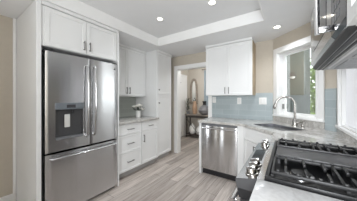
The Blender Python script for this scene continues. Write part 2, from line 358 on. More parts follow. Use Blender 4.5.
def shrub(loc, h, r, n, label):
    root = thing('garden_shrub', label, 'shrub', loc)
    m = MB()
    for k in range(5):
        a = k * 1.256; m.tube([(0.02 * math.cos(a), 0.02 * math.sin(a), 0), (r * .3 * math.cos(a), r * .3 * math.sin(a), h * .5), (r * .6 * math.cos(a), r * .6 * math.sin(a), h * .85)], [0.02, 0.014, 0.006], 6)
    m.build('stems', BARK, root)
    m = MB()
    for k in range(n):
        a = random.uniform(0, 6.28); rr = r * math.sqrt(random.random()); z = random.uniform(0.12, 1.0) * h; rr *= 1 - 0.35 * z / h
        p = Vector((rr * math.cos(a), rr * math.sin(a), z)); L = random.uniform(0.05, 0.11); u = Vector((random.gauss(0, 1), random.gauss(0, 1), random.gauss(0, .6))).normalized(); w = u.orthogonal().normalized() * L * .3
        vs = [m.bm.verts.new(q) for q in (p - u * L * .5, p + w + Vector((0, 0, .01)), p + u * L * .5, p - w)]; m.bm.faces.new(vs)
    f = m.build('foliage', LEAF, root, smooth=False)
    return root
shrub((0.76, 4.9, 0), 2.3, 0.46, 6000, 'tall leafy green shrub showing at the right edge of the sink window')

# ------------------------------------------------------------------ cabinets
def pull(parent, p0, p1, out, name='handle', m=DARKH, r=0.0068):
    """bar pull between two points with standoffs along -Y of length out"""
    p0, p1 = Vector(p0), Vector(p1); d = (p1 - p0).normalized(); o = Vector((0, -out, 0))
    q = MB(); q.tube([p0 + o - d * 0.012, p1 + o + d * 0.012], r, 8)
    q.tube([p0, p0 + o], r * 0.8, 8); q.tube([p1, p1 + o], r * 0.8, 8)
    return q.build(name, m, parent)
def cab_door(root, x0, z0, x1, z1, hx=None, hz=None, hl=0.1, rail=0.058):
    d = MB().shaker(x0, z0, x1, z1, -0.02, 0.0195, rail).build('door', CAB, root)
    if hx is not None: pull(d, (hx, -0.02, hz - hl / 2), (hx, -0.02, hz + hl / 2), 0.028)
    return d
def cab_drawer(root, x0, z0, x1, z1, hl=0.11):
    d = MB().shaker(x0, z0, x1, z1, -0.02, 0.0195, 0.04, 0.006).build('drawer', CAB, root)
    c = (x0 + x1) / 2; zc = (z0 + z1) / 2
    pull(d, (c - hl / 2, -0.02, zc), (c + hl / 2, -0.02, zc), 0.028)
    return d
def carcass(root, w, dpt, z0, z1, toe=False, m=CAB):
    q = MB(); q.box(0, 0, z0, w, dpt, z1); q.build('body', m, root, smooth=False)
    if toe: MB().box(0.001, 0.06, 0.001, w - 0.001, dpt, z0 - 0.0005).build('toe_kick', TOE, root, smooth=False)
def crown(root, x0, x1, dpt, z0=2.245, z1=2.277):
    MB().prism_x([(-0.022, z0), (-0.036, z1), (dpt, z1), (dpt, z0)], x0, x1).build('crown_molding', CAB, root, smooth=False)

# refrigerator enclosure
tag(MB().box(XL + 0.002, 0.521, 0.001, -2.05, 0.561, 2.276, 0.002).build('cabinet_end_panel', CAB, smooth=False), 'tall white panel on the left side of the refrigerator, nearest the camera', 'panel')
tag(MB().box(XL + 0.002, 1.441, 0.001, -2.05, 1.464, 2.276, 0.002).build('cabinet_end_panel', CAB, smooth=False), 'tall white panel between the refrigerator and the drawers', 'panel')
r = thing('wall_cabinet', 'white two door cabinet over the refrigerator', 'cabinet', (-2.07, 0.5625, 0), 90)
carcass(r, 0.877, 0.74, 1.83, 2.24); crown(r, 0, 0.877, 0.74)
cab_door(r, 0.025, 1.835, 0.437, 2.235, 0.405, 1.925, 0.085); cab_door(r, 0.440, 1.835, 0.852, 2.235, 0.472, 1.925, 0.085)

# left wall cupboards
r = thing('wall_cabinet', 'white two door cabinet above the left counter, beside the refrigerator', 'cabinet', (-2.51, 1.467, 0), 90)
carcass(r, 0.968, 0.305, 1.34, 2.24); crown(r, 0, 0.968, 0.305)
cab_door(r, 0.006, 1.345, 0.500, 2.235, 0.470, 1.44, 0.1); cab_door(r, 0.504, 1.345, 0.962, 2.235, 0.536, 1.44, 0.1)
MB().box(0.01, 0.01, 1.325, 0.955, 0.03, 1.339).build('light_rail', CAB, r, smooth=False)
r = thing('base_cabinet', 'white three drawer base unit next to the refrigerator', 'cabinet', (-2.165, 1.467, 0), 90)
carcass(r, 0.529, 0.645, 0.10, 0.876, True)
cab_drawer(r, 0.035, 0.70, 0.523, 0.868); cab_drawer(r, 0.035, 0.41, 0.523, 0.694); cab_drawer(r, 0.035, 0.112, 0.523, 0.404)
r = thing('base_cabinet', 'white base unit with one door under a drawer, beside the tall pantry', 'cabinet', (-2.165, 1.998, 0), 90)
carcass(r, 0.439, 0.645, 0.10, 0.876, True)
cab_drawer(r, 0.005, 0.70, 0.434, 0.868, 0.09); cab_door(r, 0.005, 0.112, 0.434, 0.694, 0.045, 0.57, 0.11)
tag(MB().box(XL + 0.009, 1.466, 0.877, -2.115, 2.438, ZK, 0.004).build('countertop', STONE), 'beige grey stone worktop on the left wall drawers', 'worktop')
r = thing('pantry_cabinet', 'tall white pantry cabinet beside the hall doorway', 'cabinet', (-2.20, 2.441, 0), 90)
carcass(r, 0.50, 0.615, 0.10, 2.24, True); crown(r, 0, 0.50, 0.615)
d = MB().shaker(0.015, 1.375, 0.485, 2.235, -0.02, 0.0195, 0.06).build('door', CAB, r)
MB().lathe([(0.006, 0), (0.006, 0.015), (0.015, 0.022), (0.013, 0.03), (0, 0.032)], seg=12, M=Matrix.Translation((0.05, -0.02, 1.47)) @ Matrix.Rotation(R(90), 4, 'X')).build('knob', DARKH, d)
d = MB().shaker(0.015, 0.112, 0.485, 1.365, -0.02, 0.0195, 0.06).build('door', CAB, r)
MB().lathe([(0.006, 0), (0.006, 0.015), (0.015, 0.022), (0.013, 0.03), (0, 0.032)], seg=12, M=Matrix.Translation((0.05, -0.02, 1.20)) @ Matrix.Rotation(R(90), 4, 'X')).build('knob', DARKH, d)
# flowers on the left counter
r = thing('flower_vase', 'small glass vase of white flowers on the left counter', 'vase', (-2.46, 2.20, ZK + 0.001)); r.scale = (1.35, 1.35, 1.35)
MB().lathe([(0.03, 0), (0.035, 0.01), (0.03, 0.06), (0.038, 0.10), (0.034, 0.10), (0.026, 0.06), (0.03, 0.012), (0, 0.012)]).build('vase', WHITEP, r)
m = MB(); fl = []
for k in range(9):
    a = k * 2.4; rr = 0.02 + 0.055 * (k / 9); p = Vector((rr * math.cos(a), rr * math.sin(a), 0.13 + 0.055 * (1 - k / 9) + 0.02 * math.sin(k * 3))); fl.append(p)
    m.tube([(0.01 * math.cos(a), 0.01 * math.sin(a), 0.02), (p * 0.6)[:2] + (0.11,), p], 0.0025, 5)
for k in range(10):
    a = k * 0.63; u = Vector((math.cos(a), math.sin(a), 0)); p = u * 0.06 + Vector((0, 0, 0.11)); w = Vector((-u.y, u.x, 0)) * 0.015
    m.bm.faces.new([m.bm.verts.new(q) for q in (u * 0.03 + Vector((0, 0, .1)), p + w, u * 0.1 + Vector((0, 0, .13 + .03 * math.sin(k * 2))), p - w)])
m.build('leaves', LEAFD, r)
for p in fl[:9]:
    m = MB()
    m.ball(p, 0.018, 1)
    for j in range(6):
        a = j * 1.047; m.ball(p + Vector((0.016 * math.cos(a), 0.016 * math.sin(a), 0.003)), 0.013, 1, (1, 1, .7))
    m.build('blossom', PETAL, r)
# ------------------------------------------------------------------ refrigerator (local x along wall, -y towards the room)
FX, FY0, FW = -2.015, 0.585, 0.835
r = thing('refrigerator', 'stainless french door refrigerator with bottom freezer drawer and water dispenser', 'refrigerator', (FX, FY0, 0), 90)
MB().box(0.012, 0.085, 0.02, FW - 0.012, 0.77, 1.755, 0.006).build('body', SIDEG, r)
MB().box(0.02, 0.06, 0.002, FW - 0.02, 0.70, 0.03).build('base_grille', BLACK, r)
def bowed(x0, x1, z0, z1, sag=0.010, th=0.075, n=14, full=(0, FW)):
    """door slab with a gently bowed front over the full fridge width"""
    m = MB(); cx = (full[0] + full[1]) / 2; hw = (full[1] - full[0]) / 2
    fr = []
    for i in range(n + 1):
        x = x0 + (x1 - x0) * i / n; y = sag * ((x - cx) / hw) ** 2
        if i in (0, n): y += 0.006
        fr.append((x, y))
    m.poly(fr + [(x1, th), (x0, th)], z0, z1)
    return m
MID = FW * 0.53
# left door with a real recess for the dispenser: built in four slabs round the opening
DX0, DX1, DZ0, DZ1 = 0.085, 0.36, 0.845, 1.235
dz0, dz1 = 0.722, 1.775
m = bowed(0, DX0, dz0, dz1, n=6); q = bowed(DX1, MID - 0.002, dz0, dz1, n=6)
tmp = bpy.data.meshes.new('t'); q.bm.to_mesh(tmp); m.bm.from_mesh(tmp); q.bm.free()
for za, zb in ((dz0, DZ0), (DZ1, dz1)):
    q = bowed(DX0, DX1, za, zb, n=6); t2 = bpy.data.meshes.new('t'); 
    for v in q.bm.verts: pass
    q.bm.to_mesh(t2); m.bm.from_mesh(t2); q.bm.free()
# take away the rounded lips inside the slab
for v in m.bm.verts:
    if v.co.y < 0.03 and (abs(v.co.x - DX0) < 1e-4 or abs(v.co.x - DX1) < 1e-4):
        v.co.y = 0.010 * ((v.co.x - FW / 2) / (FW / 2)) ** 2
door_l = m.build('door', STEEL, r)
door_r = bowed(MID + 0.002, FW, dz0, dz1).build('door', STEEL, r)
drawer = bowed(0, FW, 0.045, 0.700, n=20).build('freezer_drawer', STEEL, r)
def yface(x): return 0.010 * ((x - FW / 2) / (FW / 2)) ** 2
# dispenser
ds = MB().box(DX0 + .001, 0.055, DZ0 + .001, DX1 - .001, 0.0745, DZ1 - .001).build('dispenser', CAPG, door_l)
MB().box(DX0 - 0.004, -0.006, 1.165, DX1 + 0.004, 0.054, DZ1 + 0.003, 0.004).build('control_panel', LGREY, door_l)
MB().box(DX0 + 0.002, -0.006, DZ0 - 0.004, DX1 - 0.002, 0.053, DZ0 + 0.02, 0.004).build('drip_tray', GREYP, door_l)
MB().box(DX0 + 0.09, 0.02, 0.965, DX0 + 0.145, 0.032, 1.11, 0.006, M=None).build('paddle', mat('pale_paddle', (0.62, 0.62, 0.60), 0.35), door_l)
MB().tube([(DX0 + 0.17, 0.03, 1.164), (DX0 + 0.17, 0.03, 1.115)], 0.012, 10).build('nozzle', BLACK, door_l)
MB().box(DX0 + 0.10, -0.0075, 1.182, DX0 + 0.19, -0.0061, 1.218).build('display', GLOSSK, door_l)
def arc_handle(door, x, z0, z1, out=0.058):
    y = yface(x); pts = [(x, y - 0.002, z0)]
    for i in range(9):
        a = i / 8; pts.append((x, y - out * (0.55 + 0.45 * math.sin(math.pi * (0.12 + 0.76 * a))), z0 + 0.03 + (z1 - z0 - 0.06) * a))
    pts.append((x, y - 0.002, z1))
    MB().tube(pts, 0.0135, 12).build('handle', HANDLEM, door)
arc_handle(door_l, MID - 0.045, 0.83, 1.69); arc_handle(door_r, MID + 0.045, 0.83, 1.69)
pts = [(0.04, 0.002, 0.655)]
for i in range(9):
    a = i / 8; pts.append((0.06 + (FW - 0.12) * a, -0.045 - 0.012 * math.sin(math.pi * a) + yface(0), 0.655))
pts.append((FW - 0.04, 0.002, 0.655))
MB().tube(pts, 0.0135, 12).build('handle', HANDLEM, drawer)
MB().lathe([(0.0, 0.0), (0.012, 0.0), (0.012, 0.003), (0, 0.003)], seg=16, M=Matrix.Translation((FW - 0.05, yface(FW - 0.05), 1.70)) @ Matrix.Rotation(R(90), 4, 'X')).build('emblem', BLACK, door_r)
MB().box(0.0, 0.02, 1.7755, 0.06, 0.12, 1.792, 0.003).build('hinge_cover', BLACK, r); MB().box(FW - 0.06, 0.02, 1.7755, FW, 0.12, 1.792, 0.003).build('hinge_cover', BLACK, r)

# ------------------------------------------------------------------ back wall run
r = thing('wall_cabinet', 'white two door cabinet on the back wall above the dishwasher', 'cabinet', (-1.272, 2.82, 0))
carcass(r, 0.808, 0.297, 1.345, 2.24); crown(r, 0, 0.808, 0.297)
cab_door(r, 0.003, 1.348, 0.402, 2.235, 0.372, 1.43, 0.09); cab_door(r, 0.406, 1.348, 0.805, 2.235, 0.436, 1.43, 0.09)
MB().box(0.8085, 0.004, 1.345, 0.815, 0.297, 2.24).build('side_panel', TANSIDE, r, smooth=False)  # brown tone on this side only, unlike the white body
BYF = 2.52
r = thing('base_end_panel', 'narrow white end panel left of the dishwasher', 'panel', (-1.262, BYF - 0.02, 0))
MB().box(0, 0, 0.001, 0.04, YB - BYF + 0.01, 0.876, 0.002).build('panel', CAB, r)
r = thing('dishwasher', 'stainless dishwasher with bar handle under the back counter', 'dishwasher', (-1.219, BYF - 0.02, 0))
DWW = 0.598
MB().box(0.004, 0.03, 0.10, DWW - 0.004, 0.58, 0.868).build('tub', SIDEG, r, smooth=False)
MB().box(0.002, 0, 0.105, DWW - 0.002, 0.029, 0.862, 0.004).build('door', STEEL, r)
MB().box(0.004, -0.0015, 0.835, DWW - 0.004, -0.0002, 0.860).build('control_strip', GREYP, r)
MB().box(0.005, 0.05, 0.002, DWW - 0.005, 0.55, 0.099).build('toe_kick', BLACK, r, smooth=False)
pts = [(0.03, 0.0, 0.80), (0.035, -0.04, 0.80)] + [(0.035 + (DWW - 0.07) * i / 6, -0.045 - 0.008 * math.sin(math.pi * i / 6), 0.80) for i in range(1, 6)] + [(DWW - 0.035, -0.04, 0.80), (DWW - 0.03, 0.0, 0.80)]
MB().tube(pts, 0.011, 10).build('handle', CHROME, r)
MB().box(DWW - 0.12, -0.0015, 0.15, DWW - 0.07, -0.0002, 0.165).build('badge', CHROME, r)
# diagonal sink base: face from (A) to (B)
A = Vector((-0.525, 2.50)); B = Vector((-0.085, 2.06)); L = (B - A).length
tag(MB().poly([(-0.6185, 2.50), (-0.526, 2.50), (-0.526, 3.0), (-0.6185, 3.0)], 0.10, 0.876).build('filler_panel', CAB, smooth=False), 'narrow white filler right of the dishwasher', 'panel')
r = thing('base_cabinet', 'white diagonal corner sink base with false drawer front and two doors', 'cabinet', (A.x, A.y, 0), -45)
m = MB()
pl = [(0.002, 0.001), (L - 0.002, 0.001), (L - 0.002, 0.50), (0.002, 0.50)]
m.poly(pl, 0.10, 0.876); m.build('body', CAB, r, smooth=False)
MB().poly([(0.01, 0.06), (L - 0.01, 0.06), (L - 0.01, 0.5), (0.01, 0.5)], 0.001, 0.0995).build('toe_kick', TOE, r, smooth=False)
MB().shaker(0.02, 0.70, L - 0.02, 0.868, -0.02, 0.0195, 0.04, 0.006).build('false_front', CAB, r)
cab_door(r, 0.02, 0.112, L / 2 - 0.002, 0.694, L / 2 - 0.03, 0.6); cab_door(r, L / 2 + 0.002, 0.112, L - 0.02, 0.694, L / 2 + 0.03, 0.6)
RY1, RY0 = 1.590, 0.815                  # range far and near sides
r = thing('base_cabinet', 'white base unit between the range and the corner sink', 'cabinet', (-0.085, 2.055, 0), -90)
carcass(r, 2.055 - RY1 - 0.004, 0.545, 0.10, 0.876, True)
wv = 2.055 - RY1 - 0.004
cab_drawer(r, 0.005, 0.70, wv - 0.005, 0.868); cab_door(r, 0.005, 0.112, wv - 0.005, 0.694, 0.05, 0.6)

# L shaped worktop with the sink cut-out
outer = [(-1.272, YB - 0.01), (-1.272, 2.472), (-0.535, 2.472), (-0.118, 2.055), (-0.118, RY1 + 0.004), (XR - 0.003, RY1 + 0.004), (XR - 0.003, DY - 0.008), (CX - 0.008, YB - 0.012)]
mid = (A + B) / 2; nin = Vector((1, 1)).normalized(); tan = Vector((1, -1)).normalized()
def dpt(s, d): p = mid + tan * s + nin * d; return (p.x, p.y)
SK0, SK1, SW = 0.10, 0.45, 0.27
hole = [dpt(-SW, SK0), dpt(SW, SK0), dpt(SW, SK1), dpt(-SW, SK1)]
def plate_with_hole(outer, hole, z0, z1):
    m = MB(); bm = m.bm
    for z in (z0, z1):
        es = []
        for loop in (outer, hole):
            vs = [bm.verts.new((x, y, z)) for x, y in loop]
            es += [bm.edges.new((vs[i], vs[(i + 1) % len(vs)])) for i in range(len(vs))]
        bmesh.ops.triangle_fill(bm, edges=es, use_beauty=True)
    bm.verts.ensure_lookup_table(); n = len(outer); k = len(hole); T = n + k
    for off, c in ((0, n), (n, k)):
        for i in range(c):
            j = (i + 1) % c
            bm.faces.new((bm.verts[off + i], bm.verts[off + j], bm.verts[T + off + j], bm.verts[T + off + i]))
    return m
tag(plate_with_hole(outer, hole, 0.877, ZK).build('countertop', STONE, smooth=False), 'glossy beige grey stone worktop running round the corner sink', 'worktop')
r = thing('sink', 'stainless undermount sink in the corner worktop', 'sink', (mid.x, mid.y, 0), -45)
# sink basin hangs in the opening
m = MB(); e = 0.004
x0, x1, y0, y1 = -SW + e, SW - e, SK0 + e, SK1 - e
z1, z0, tk = 0.912, 0.8775, 0.006
m.box(x0, y0, z0, x1, y1, z0 + 0.004); m.box(x0, y0, z0 + .004, x0 + tk, y1, z1); m.box(x1 - tk, y0, z0 + .004, x1, y1, z1); m.box(x0 + tk, y0, z0 + .004, x1 - tk, y0 + tk, z1); m.box(x0 + tk, y1 - tk, z0 + .004, x1 - tk, y1, z1)
m.build('basin', STEELD, r, smooth=False)
MB().lathe([(0.0, 0.0), (0.04, 0.0), (0.042, 0.003), (0.03, 0.004), (0, 0.002)], (0, (SK0 + SK1) / 2, z0 + 0.0042)).build('drain', CHROME, r)

# faucet
fp = dpt(0.005, 0.555)
r = thing('faucet', 'brushed nickel gooseneck faucet behind the corner sink', 'faucet', (fp[0], fp[1], ZK + 0.0005), 0)
MB().lathe([(0, 0), (0.040, 0), (0.040, 0.008), (0.030, 0.016), (0.028, 0.08), (0.018, 0.095), (0, 0.095)]).build('base', NICKEL, r)
sd = Vector((-0.99, -0.12, 0)).normalized()
pts = [Vector((0, 0, 0.08)), Vector((0, 0, 0.2)), Vector((0, 0, 0.285))]
rad = 0.11
for i in range(1, 13):
    a = math.pi * i / 12 * 0.93; pts.append(Vector((0, 0, 0.285)) + sd * (rad * (1 - math.cos(a))) + Vector((0, 0, rad * math.sin(a))))
MB().tube(pts, 0.0145, 12).build('spout', NICKEL, r)
e0 = pts[-1]; dr = (pts[-1] - pts[-2]).normalized()
MB().tube([e0, e0 + dr * 0.02, e0 + dr * 0.07, e0 + dr * 0.085], [0.0155, 0.019, 0.020, 0.017], 12).build('spray_head', NICKEL, r)
MB().tube([(0.018, -0.008, 0.045), (0.05, -0.02, 0.05), (0.10, -0.03, 0.075)], [0.016, 0.011, 0.008], 10).build('lever', NICKEL, r)
r = thing('soap_dispenser', 'short nickel soap pump right of the faucet', 'soap dispenser', dpt(0.11, 0.56) + (ZK + 0.0005,))
MB().lathe([(0, 0), (0.02, 0), (0.02, 0.006), (0.012, 0.012), (0.011, 0.045), (0, 0.046)]).build('base', NICKEL, r)
MB().tube([(0, 0, 0.044), (0, 0, 0.065), (-0.03, -0.03, 0.072)], 0.006, 8).build('pump_head', NICKEL, r)

# outlets on the back tiles
def outlet(x, z, w, label, gang=1):
    r = thing('outlet', label, 'outlet', (x, YB - 0.0085, z), 0, 'outlets on the back wall tiles')
    MB().box(-w / 2, -0.006, -0.06, w / 2, 0, 0.06, 0.002).build('cover_plate', WHITEP, r)
    for k in range(gang):
        c = (k - (gang - 1) / 2) * 0.046
        MB().box(c - 0.017, -0.0075, -0.035, c + 0.017, -0.0061, 0.035, 0.0).build('socket', mat('socket_white', (0.74, 0.74, 0.72), 0.35), r)
outlet(-1.225, 1.262, 0.075, 'white outlet plate on the tiles near the hall doorway')
outlet(-0.735, 1.245, 0.075, 'white outlet plate on the tiles over the dishwasher')
outlet(-0.345, 1.245, 0.12, 'wide white double plate on the tiles left of the window', 2)

# ------------------------------------------------------------------ range (local: x from far side towards camera, y into wall)
RW = RY1 - RY0
RXF = -0.115
r = thing('gas_range', 'stainless slide in gas range with black cooktop and front knobs', 'range', (RXF, RY1, 0), -90)
RD = XR - RXF - 0.004
MB().box(0.003, 0.012, 0.03, RW - 0.003, RD, 0.885).build('body', SIDEG, r, smooth=False)
for (fx, fy) in ((0.05, 0.06), (RW - 0.05, 0.06), (0.05, RD - 0.06), (RW - 0.05, RD - 0.06)):
    MB().lathe([(0, 0.001), (0.018, 0.001), (0.018, 0.03), (0, 0.03)], (fx, fy, 0), 10).build('foot', BLACK, r)
prof = [(-0.095, 0.872), (-0.095, 0.888), (0.0, 0.909), (0.029, 0.912), (0.029, 0.886), (0.011, 0.886), (0.011, 0.80), (-0.079, 0.80)]
MB().prism_x(prof, 0.004, RW - 0.004).build('front_panel', STEELP, r, smooth=False)
cap = [(-0.095, 0.872), (-0.095, 0.888), (0.0, 0.909), (0.011, 0.910), (0.011, 0.845), (-0.089, 0.845)]
for xa, xb in ((0, 0.0039), (RW - 0.0039, RW)): MB().prism_x(cap, xa, xb).build('end_cap', CAPG, r, smooth=False); MB().prism_x([(-0.089, 0.8445), (0.011, 0.8445), (0.011, 0.80), (-0.079, 0.80)], xa, xb).build('lower_cap', BLACK, r, smooth=False)
sl = math.atan2(0.021, 0.095)
PM = Matrix.Translation((0, -0.0475, 0.8985)) @ Matrix.Rotation(sl, 4, 'X')     # local z normal to the sloped panel, local y up the slope
disp = MB().box(0.25, -0.030, 0.0008, 0.50, 0.036, 0.002, M=PM).build('display', GLOSSK, r, smooth=False)
for kx in (0.075, 0.145, 0.585, 0.650, 0.715):
    k = MB().lathe([(0, 0.0006), (0.031, 0.0006), (0.031, 0.005), (0.024, 0.008), (0.0225, 0.026), (0.020, 0.030), (0, 0.030)], (kx, 0.018, 0), 18, M=PM).build('knob', NICKEL, r)
    MB().box(kx - 0.006, -0.004, 0.0302, kx + 0.006, 0.040, 0.039, 0.002, M=PM).build('grip', CHROME, k)
# oven door, its handle and the drawer below
od = MB().box(0.004, -0.074, 0.20, RW - 0.004, 0.0115, 0.795, 0.004).build('oven_door', BLACK, r)
MB().box(0.006, -0.076, 0.205, RW - 0.006, -0.0745, 0.79).build('steel_skin', STEELD, od)
MB().box(0.09, -0.0785, 0.30, RW - 0.09, -0.0765, 0.66).build('window', GLOSSK, od)
m = MB(); m.tube([(0.04, -0.125, 0.745), (RW - 0.04, -0.125, 0.745)], 0.014, 12)
for hx in (0.07, RW - 0.07): m.tube([(hx, -0.076, 0.745), (hx, -0.125, 0.745)], 0.009, 8)
m.build('handle', CHROME, od)
MB().box(0.006, -0.07, 0.06, RW - 0.006, 0.0115, 0.195, 0.004).build('warming_drawer', STEELD, r)
# cooktop: black enamel tray with raised rim, burners, grates, griddle
CY0, CY1 = 0.031, RD - 0.002
m = MB(); m.box(0.004, CY0, 0.8855, RW - 0.004, CY1, 0.905)
m.box(0.004, CY0, 0.905, 0.022, CY1, 0.930, 0.003); m.box(RW - 0.022, CY0, 0.905, RW - 0.004, CY1, 0.930, 0.003)
m.box(0.022, CY0, 0.905, RW - 0.022, CY0 + 0.018, 0.930, 0.003); m.box(0.022, CY1 - 0.03, 0.905, RW - 0.022, CY1, 0.930, 0.003)
ct = m.build('cooktop', ENAMEL, r)
burn = [(0.155, 0.17, .045), (0.155, 0.42, .038), (RW - 0.155, 0.17, .048), (RW - 0.155, 0.42, .036), (RW / 2, 0.29, .045)]
for bx, by, br in burn:
    b = MB().lathe([(0, 0.9052), (br + .012, 0.9052), (br + .008, 0.914), (br, 0.918), (0, 0.918)], (bx, by, 0), 20).build('burner', STEELM, ct)
    MB().lathe([(0, 0.9182), (br * .8, 0.9182), (br * .82, 0.925), (br * .7, 0.928), (0, 0.928)], (bx, by, 0), 20).build('burner_cap', IRON, b)
GZ0, GZ1 = 0.938, 0.953
def grate(x0, x1, label=None):
    m = MB(); y0, y1 = CY0 + 0.024, CY1 - 0.036; w = 0.012
    m.box(x0, y0, GZ0, x0 + w, y1, GZ1, 0.003); m.box(x1 - w, y0, GZ0, x1, y1, GZ1, 0.003)
    n = 4
    for i in range(n + 1):
        y = y0 + (y1 - y0 - w) * i / n
        if i in (0, 2, 4): m.box(x0 + w, y, GZ0, x1 - w, y + w, GZ1, 0.003)
        # fingers reaching in towards the burner
    for i in range(6):
        y = y0 + 0.05 + (y1 - y0 - 0.112) * i / 5
        for xa, xb in ((x0 + w, x0 + 0.092), (x1 - 0.092, x1 - w)):
            m.box(xa, y, GZ0 + 0.002, xb, y + w, GZ1 + 0.005, 0.003)
    for i in range(7):      # raised nubs along the rails
        y = y0 + 0.02 + (y1 - y0 - 0.05) * i / 6
        m.box(x0, y, GZ1, x0 + w, y + 0.014, GZ1 + 0.009, 0.003); m.box(x1 - w, y, GZ1, x1, y + 0.014, GZ1 + 0.009, 0.003)
    for fx in (x0, x1 - w):
        for fy in (y0, (y0 + y1) / 2, y1 - w): m.box(fx, fy, 0.9055, fx + w, fy + w, GZ0)
    return m.build('grate', IRON, r)
grate(0.026, 0.268); grate(RW - 0.268, RW - 0.026)
g = MB().box(0.274, CY0 + 0.03, 0.940, RW - 0.274, CY1 - 0.042, 0.952, 0.004)
for fx in (0.28, RW - 0.292):
    for fy in (CY0 + 0.04, CY1 - 0.06): g.box(fx, fy, 0.9055, fx + 0.012, fy + 0.012, 0.940)
g.box(0.274, CY0 + 0.03, 0.952, 0.282, CY1 - 0.042, 0.960, 0.002); g.box(RW - 0.282, CY0 + 0.03, 0.952, RW - 0.274, CY1 - 0.042, 0.960, 0.002)
g.build('griddle', GRIDDLE, r)

# near counter beside the range
NY1, NY0 = RY0 - 0.004, 0.28
tag(MB().box(-0.113, NY0, 0.877, XR - 0.002, NY1, ZK, 0.003).build('countertop', QUARTZ), 'white veined quartz worktop on the near side of the range', 'worktop')
r = thing('base_cabinet', 'white base unit under the near white worktop', 'cabinet', (-0.085, NY1 - 0.002, 0), -90)
wv = NY1 - NY0 - 0.006
carcass(r, wv, 0.545, 0.10, 0.876, True); cab_drawer(r, 0.005, 0.70, wv - 0.005, 0.868); cab_door(r, 0.005, 0.112, wv - 0.005, 0.694, 0.05, 0.6)

# ------------------------------------------------------------------ microwave over the range
MX, MZ0, MZ1 = 0.153, 1.495, 1.925
MW = 0.885
r = thing('microwave_oven', 'stainless over the range microwave with chrome bar handle', 'microwave', (MX, RY1, 0), -90)
MDp = XR - MX - 0.004
MB().box(0.002, 0.042, MZ0 + 0.03, MW - 0.002, MDp, MZ1).build('body', SIDEG, r, smooth=False)
# door with a window, its lower edge tucked back
dw = 0.68
m = MB(); m.prism_x([(0.0, MZ0 + 0.045), (0.0, MZ1 - 0.002), (0.0415, MZ1 - 0.002), (0.0415, MZ0 + 0.03), (0.012, MZ0 + 0.03)], 0, dw)
md = m.build('door', STEELM, r, smooth=False)
MB().box(0.15, -0.0015, MZ0 + 0.11, dw - 0.10, -0.0002, MZ1 - 0.05).build('window', GLOSSK, md, smooth=False)
m = MB(); m.prism_x([(0.0, MZ0 + 0.045), (0.0, MZ1 - 0.002), (0.0415, MZ1 - 0.002), (0.0415, MZ0 + 0.03), (0.012, MZ0 + 0.03)], dw + 0.003, MW)
cp = m.build('control_panel', GLOSSK, r, smooth=False)
for i in range(5):
    for j in range(3):
        MB().box(dw + 0.03 + j * 0.037, -0.0015, MZ0 + 0.08 + i * 0.045, dw + 0.055 + j * 0.037, -0.0002, MZ0 + 0.105 + i * 0.045).build('button', GREYP, cp, smooth=False)
hx = dw + 0.03
m = MB(); m.tube([(hx, -0.048, MZ0 + 0.055), (hx, -0.05, MZ0 + 0.2), (hx, -0.048, MZ1 - 0.04)], 0.010, 12)
for z in (MZ0 + 0.07, MZ1 - 0.055): m.box(hx - 0.009, -0.048, z - 0.012, hx + 0.009, -0.0002, z + 0.012, 0.003)
m.build('handle', CHROME, md)
MB().prism_x([(0.012, MZ0 + 0.0290), (0.012, MZ0 + 0.018), (0.022, MZ0 + 0.008), (0.0295, MZ0 + 0.003), (0.0138, MZ0 + 0.0290)], 0.001, MW - 0.001).build('lower_lip', BLACK, r, smooth=False)
# underside with dark vents and lamp strip
ub = MB().prism_x([(0.014, MZ0 + 0.029), (0.03, MZ0 + 0.004), (MDp, MZ0 - 0.012), (MDp, MZ0 + 0.029)], 0.002, MW - 0.002).build('underside', VENT, r, smooth=False)
sl2 = lambda y: MZ0 + 0.004 - 0.016 * (y - 0.03) / (MDp - 0.03)
def ustrip(name, ya, yb, mm, xa=0.03, xb=MW - 0.03, th=0.003):
    MB().prism_x([(ya, sl2(ya) - 0.0005), (yb, sl2(yb) - 0.0005), (yb, sl2(yb) - th), (ya, sl2(ya) - th)], xa, xb).build(name, mm, ub, smooth=False)
ustrip('front_grille', 0.034, 0.052, BLACK, 0.01, MW - 0.01); ustrip('front_grille', 0.060, 0.070, BLACK, 0.01, MW - 0.01)
ustrip('lamp_cover', 0.082, 0.094, mat('frosted_strip', (0.85, 0.85, 0.85), 0.4), 0.08, MW - 0.05)
ustrip('grease_filter', 0.12, 0.27, mat('filter_mesh', (0.30, 0.30, 0.31), 0.4, 0.7, noise=0.4, nscale=120), 0.05, 0.37); ustrip('grease_filter', 0.12, 0.27, STEELD, 0.43, MW - 0.05)
# cabinets above and beside the microwave
r = thing('wall_cabinet', 'white cabinet directly above the microwave', 'cabinet', (0.19, RY1, 0), -90)
carcass(r, MW, XR - 0.19 - 0.004, MZ1 + 0.003, 2.24); crown(r, 0, MW, XR - 0.19 - 0.004)
cab_door(r, 0.003, MZ1 + 0.006, MW / 2 - 0.002, 2.235); cab_door(r, MW / 2 + 0.002, MZ1 + 0.006, MW - 0.003, 2.235)
r = thing('wall_cabinet', 'white cabinet at the right edge, nearest the camera', 'cabinet', (0.173, RY1 - MW - 0.004, 0), -90)
carcass(r, 0.36, XR - 0.173 - 0.004, MZ0 + 0.005, 2.24); crown(r, 0, 0.36, XR - 0.173 - 0.004)
cab_door(r, 0.003, MZ0 + 0.008, 0.357, 2.235, 0.32, MZ0 + 0.1)

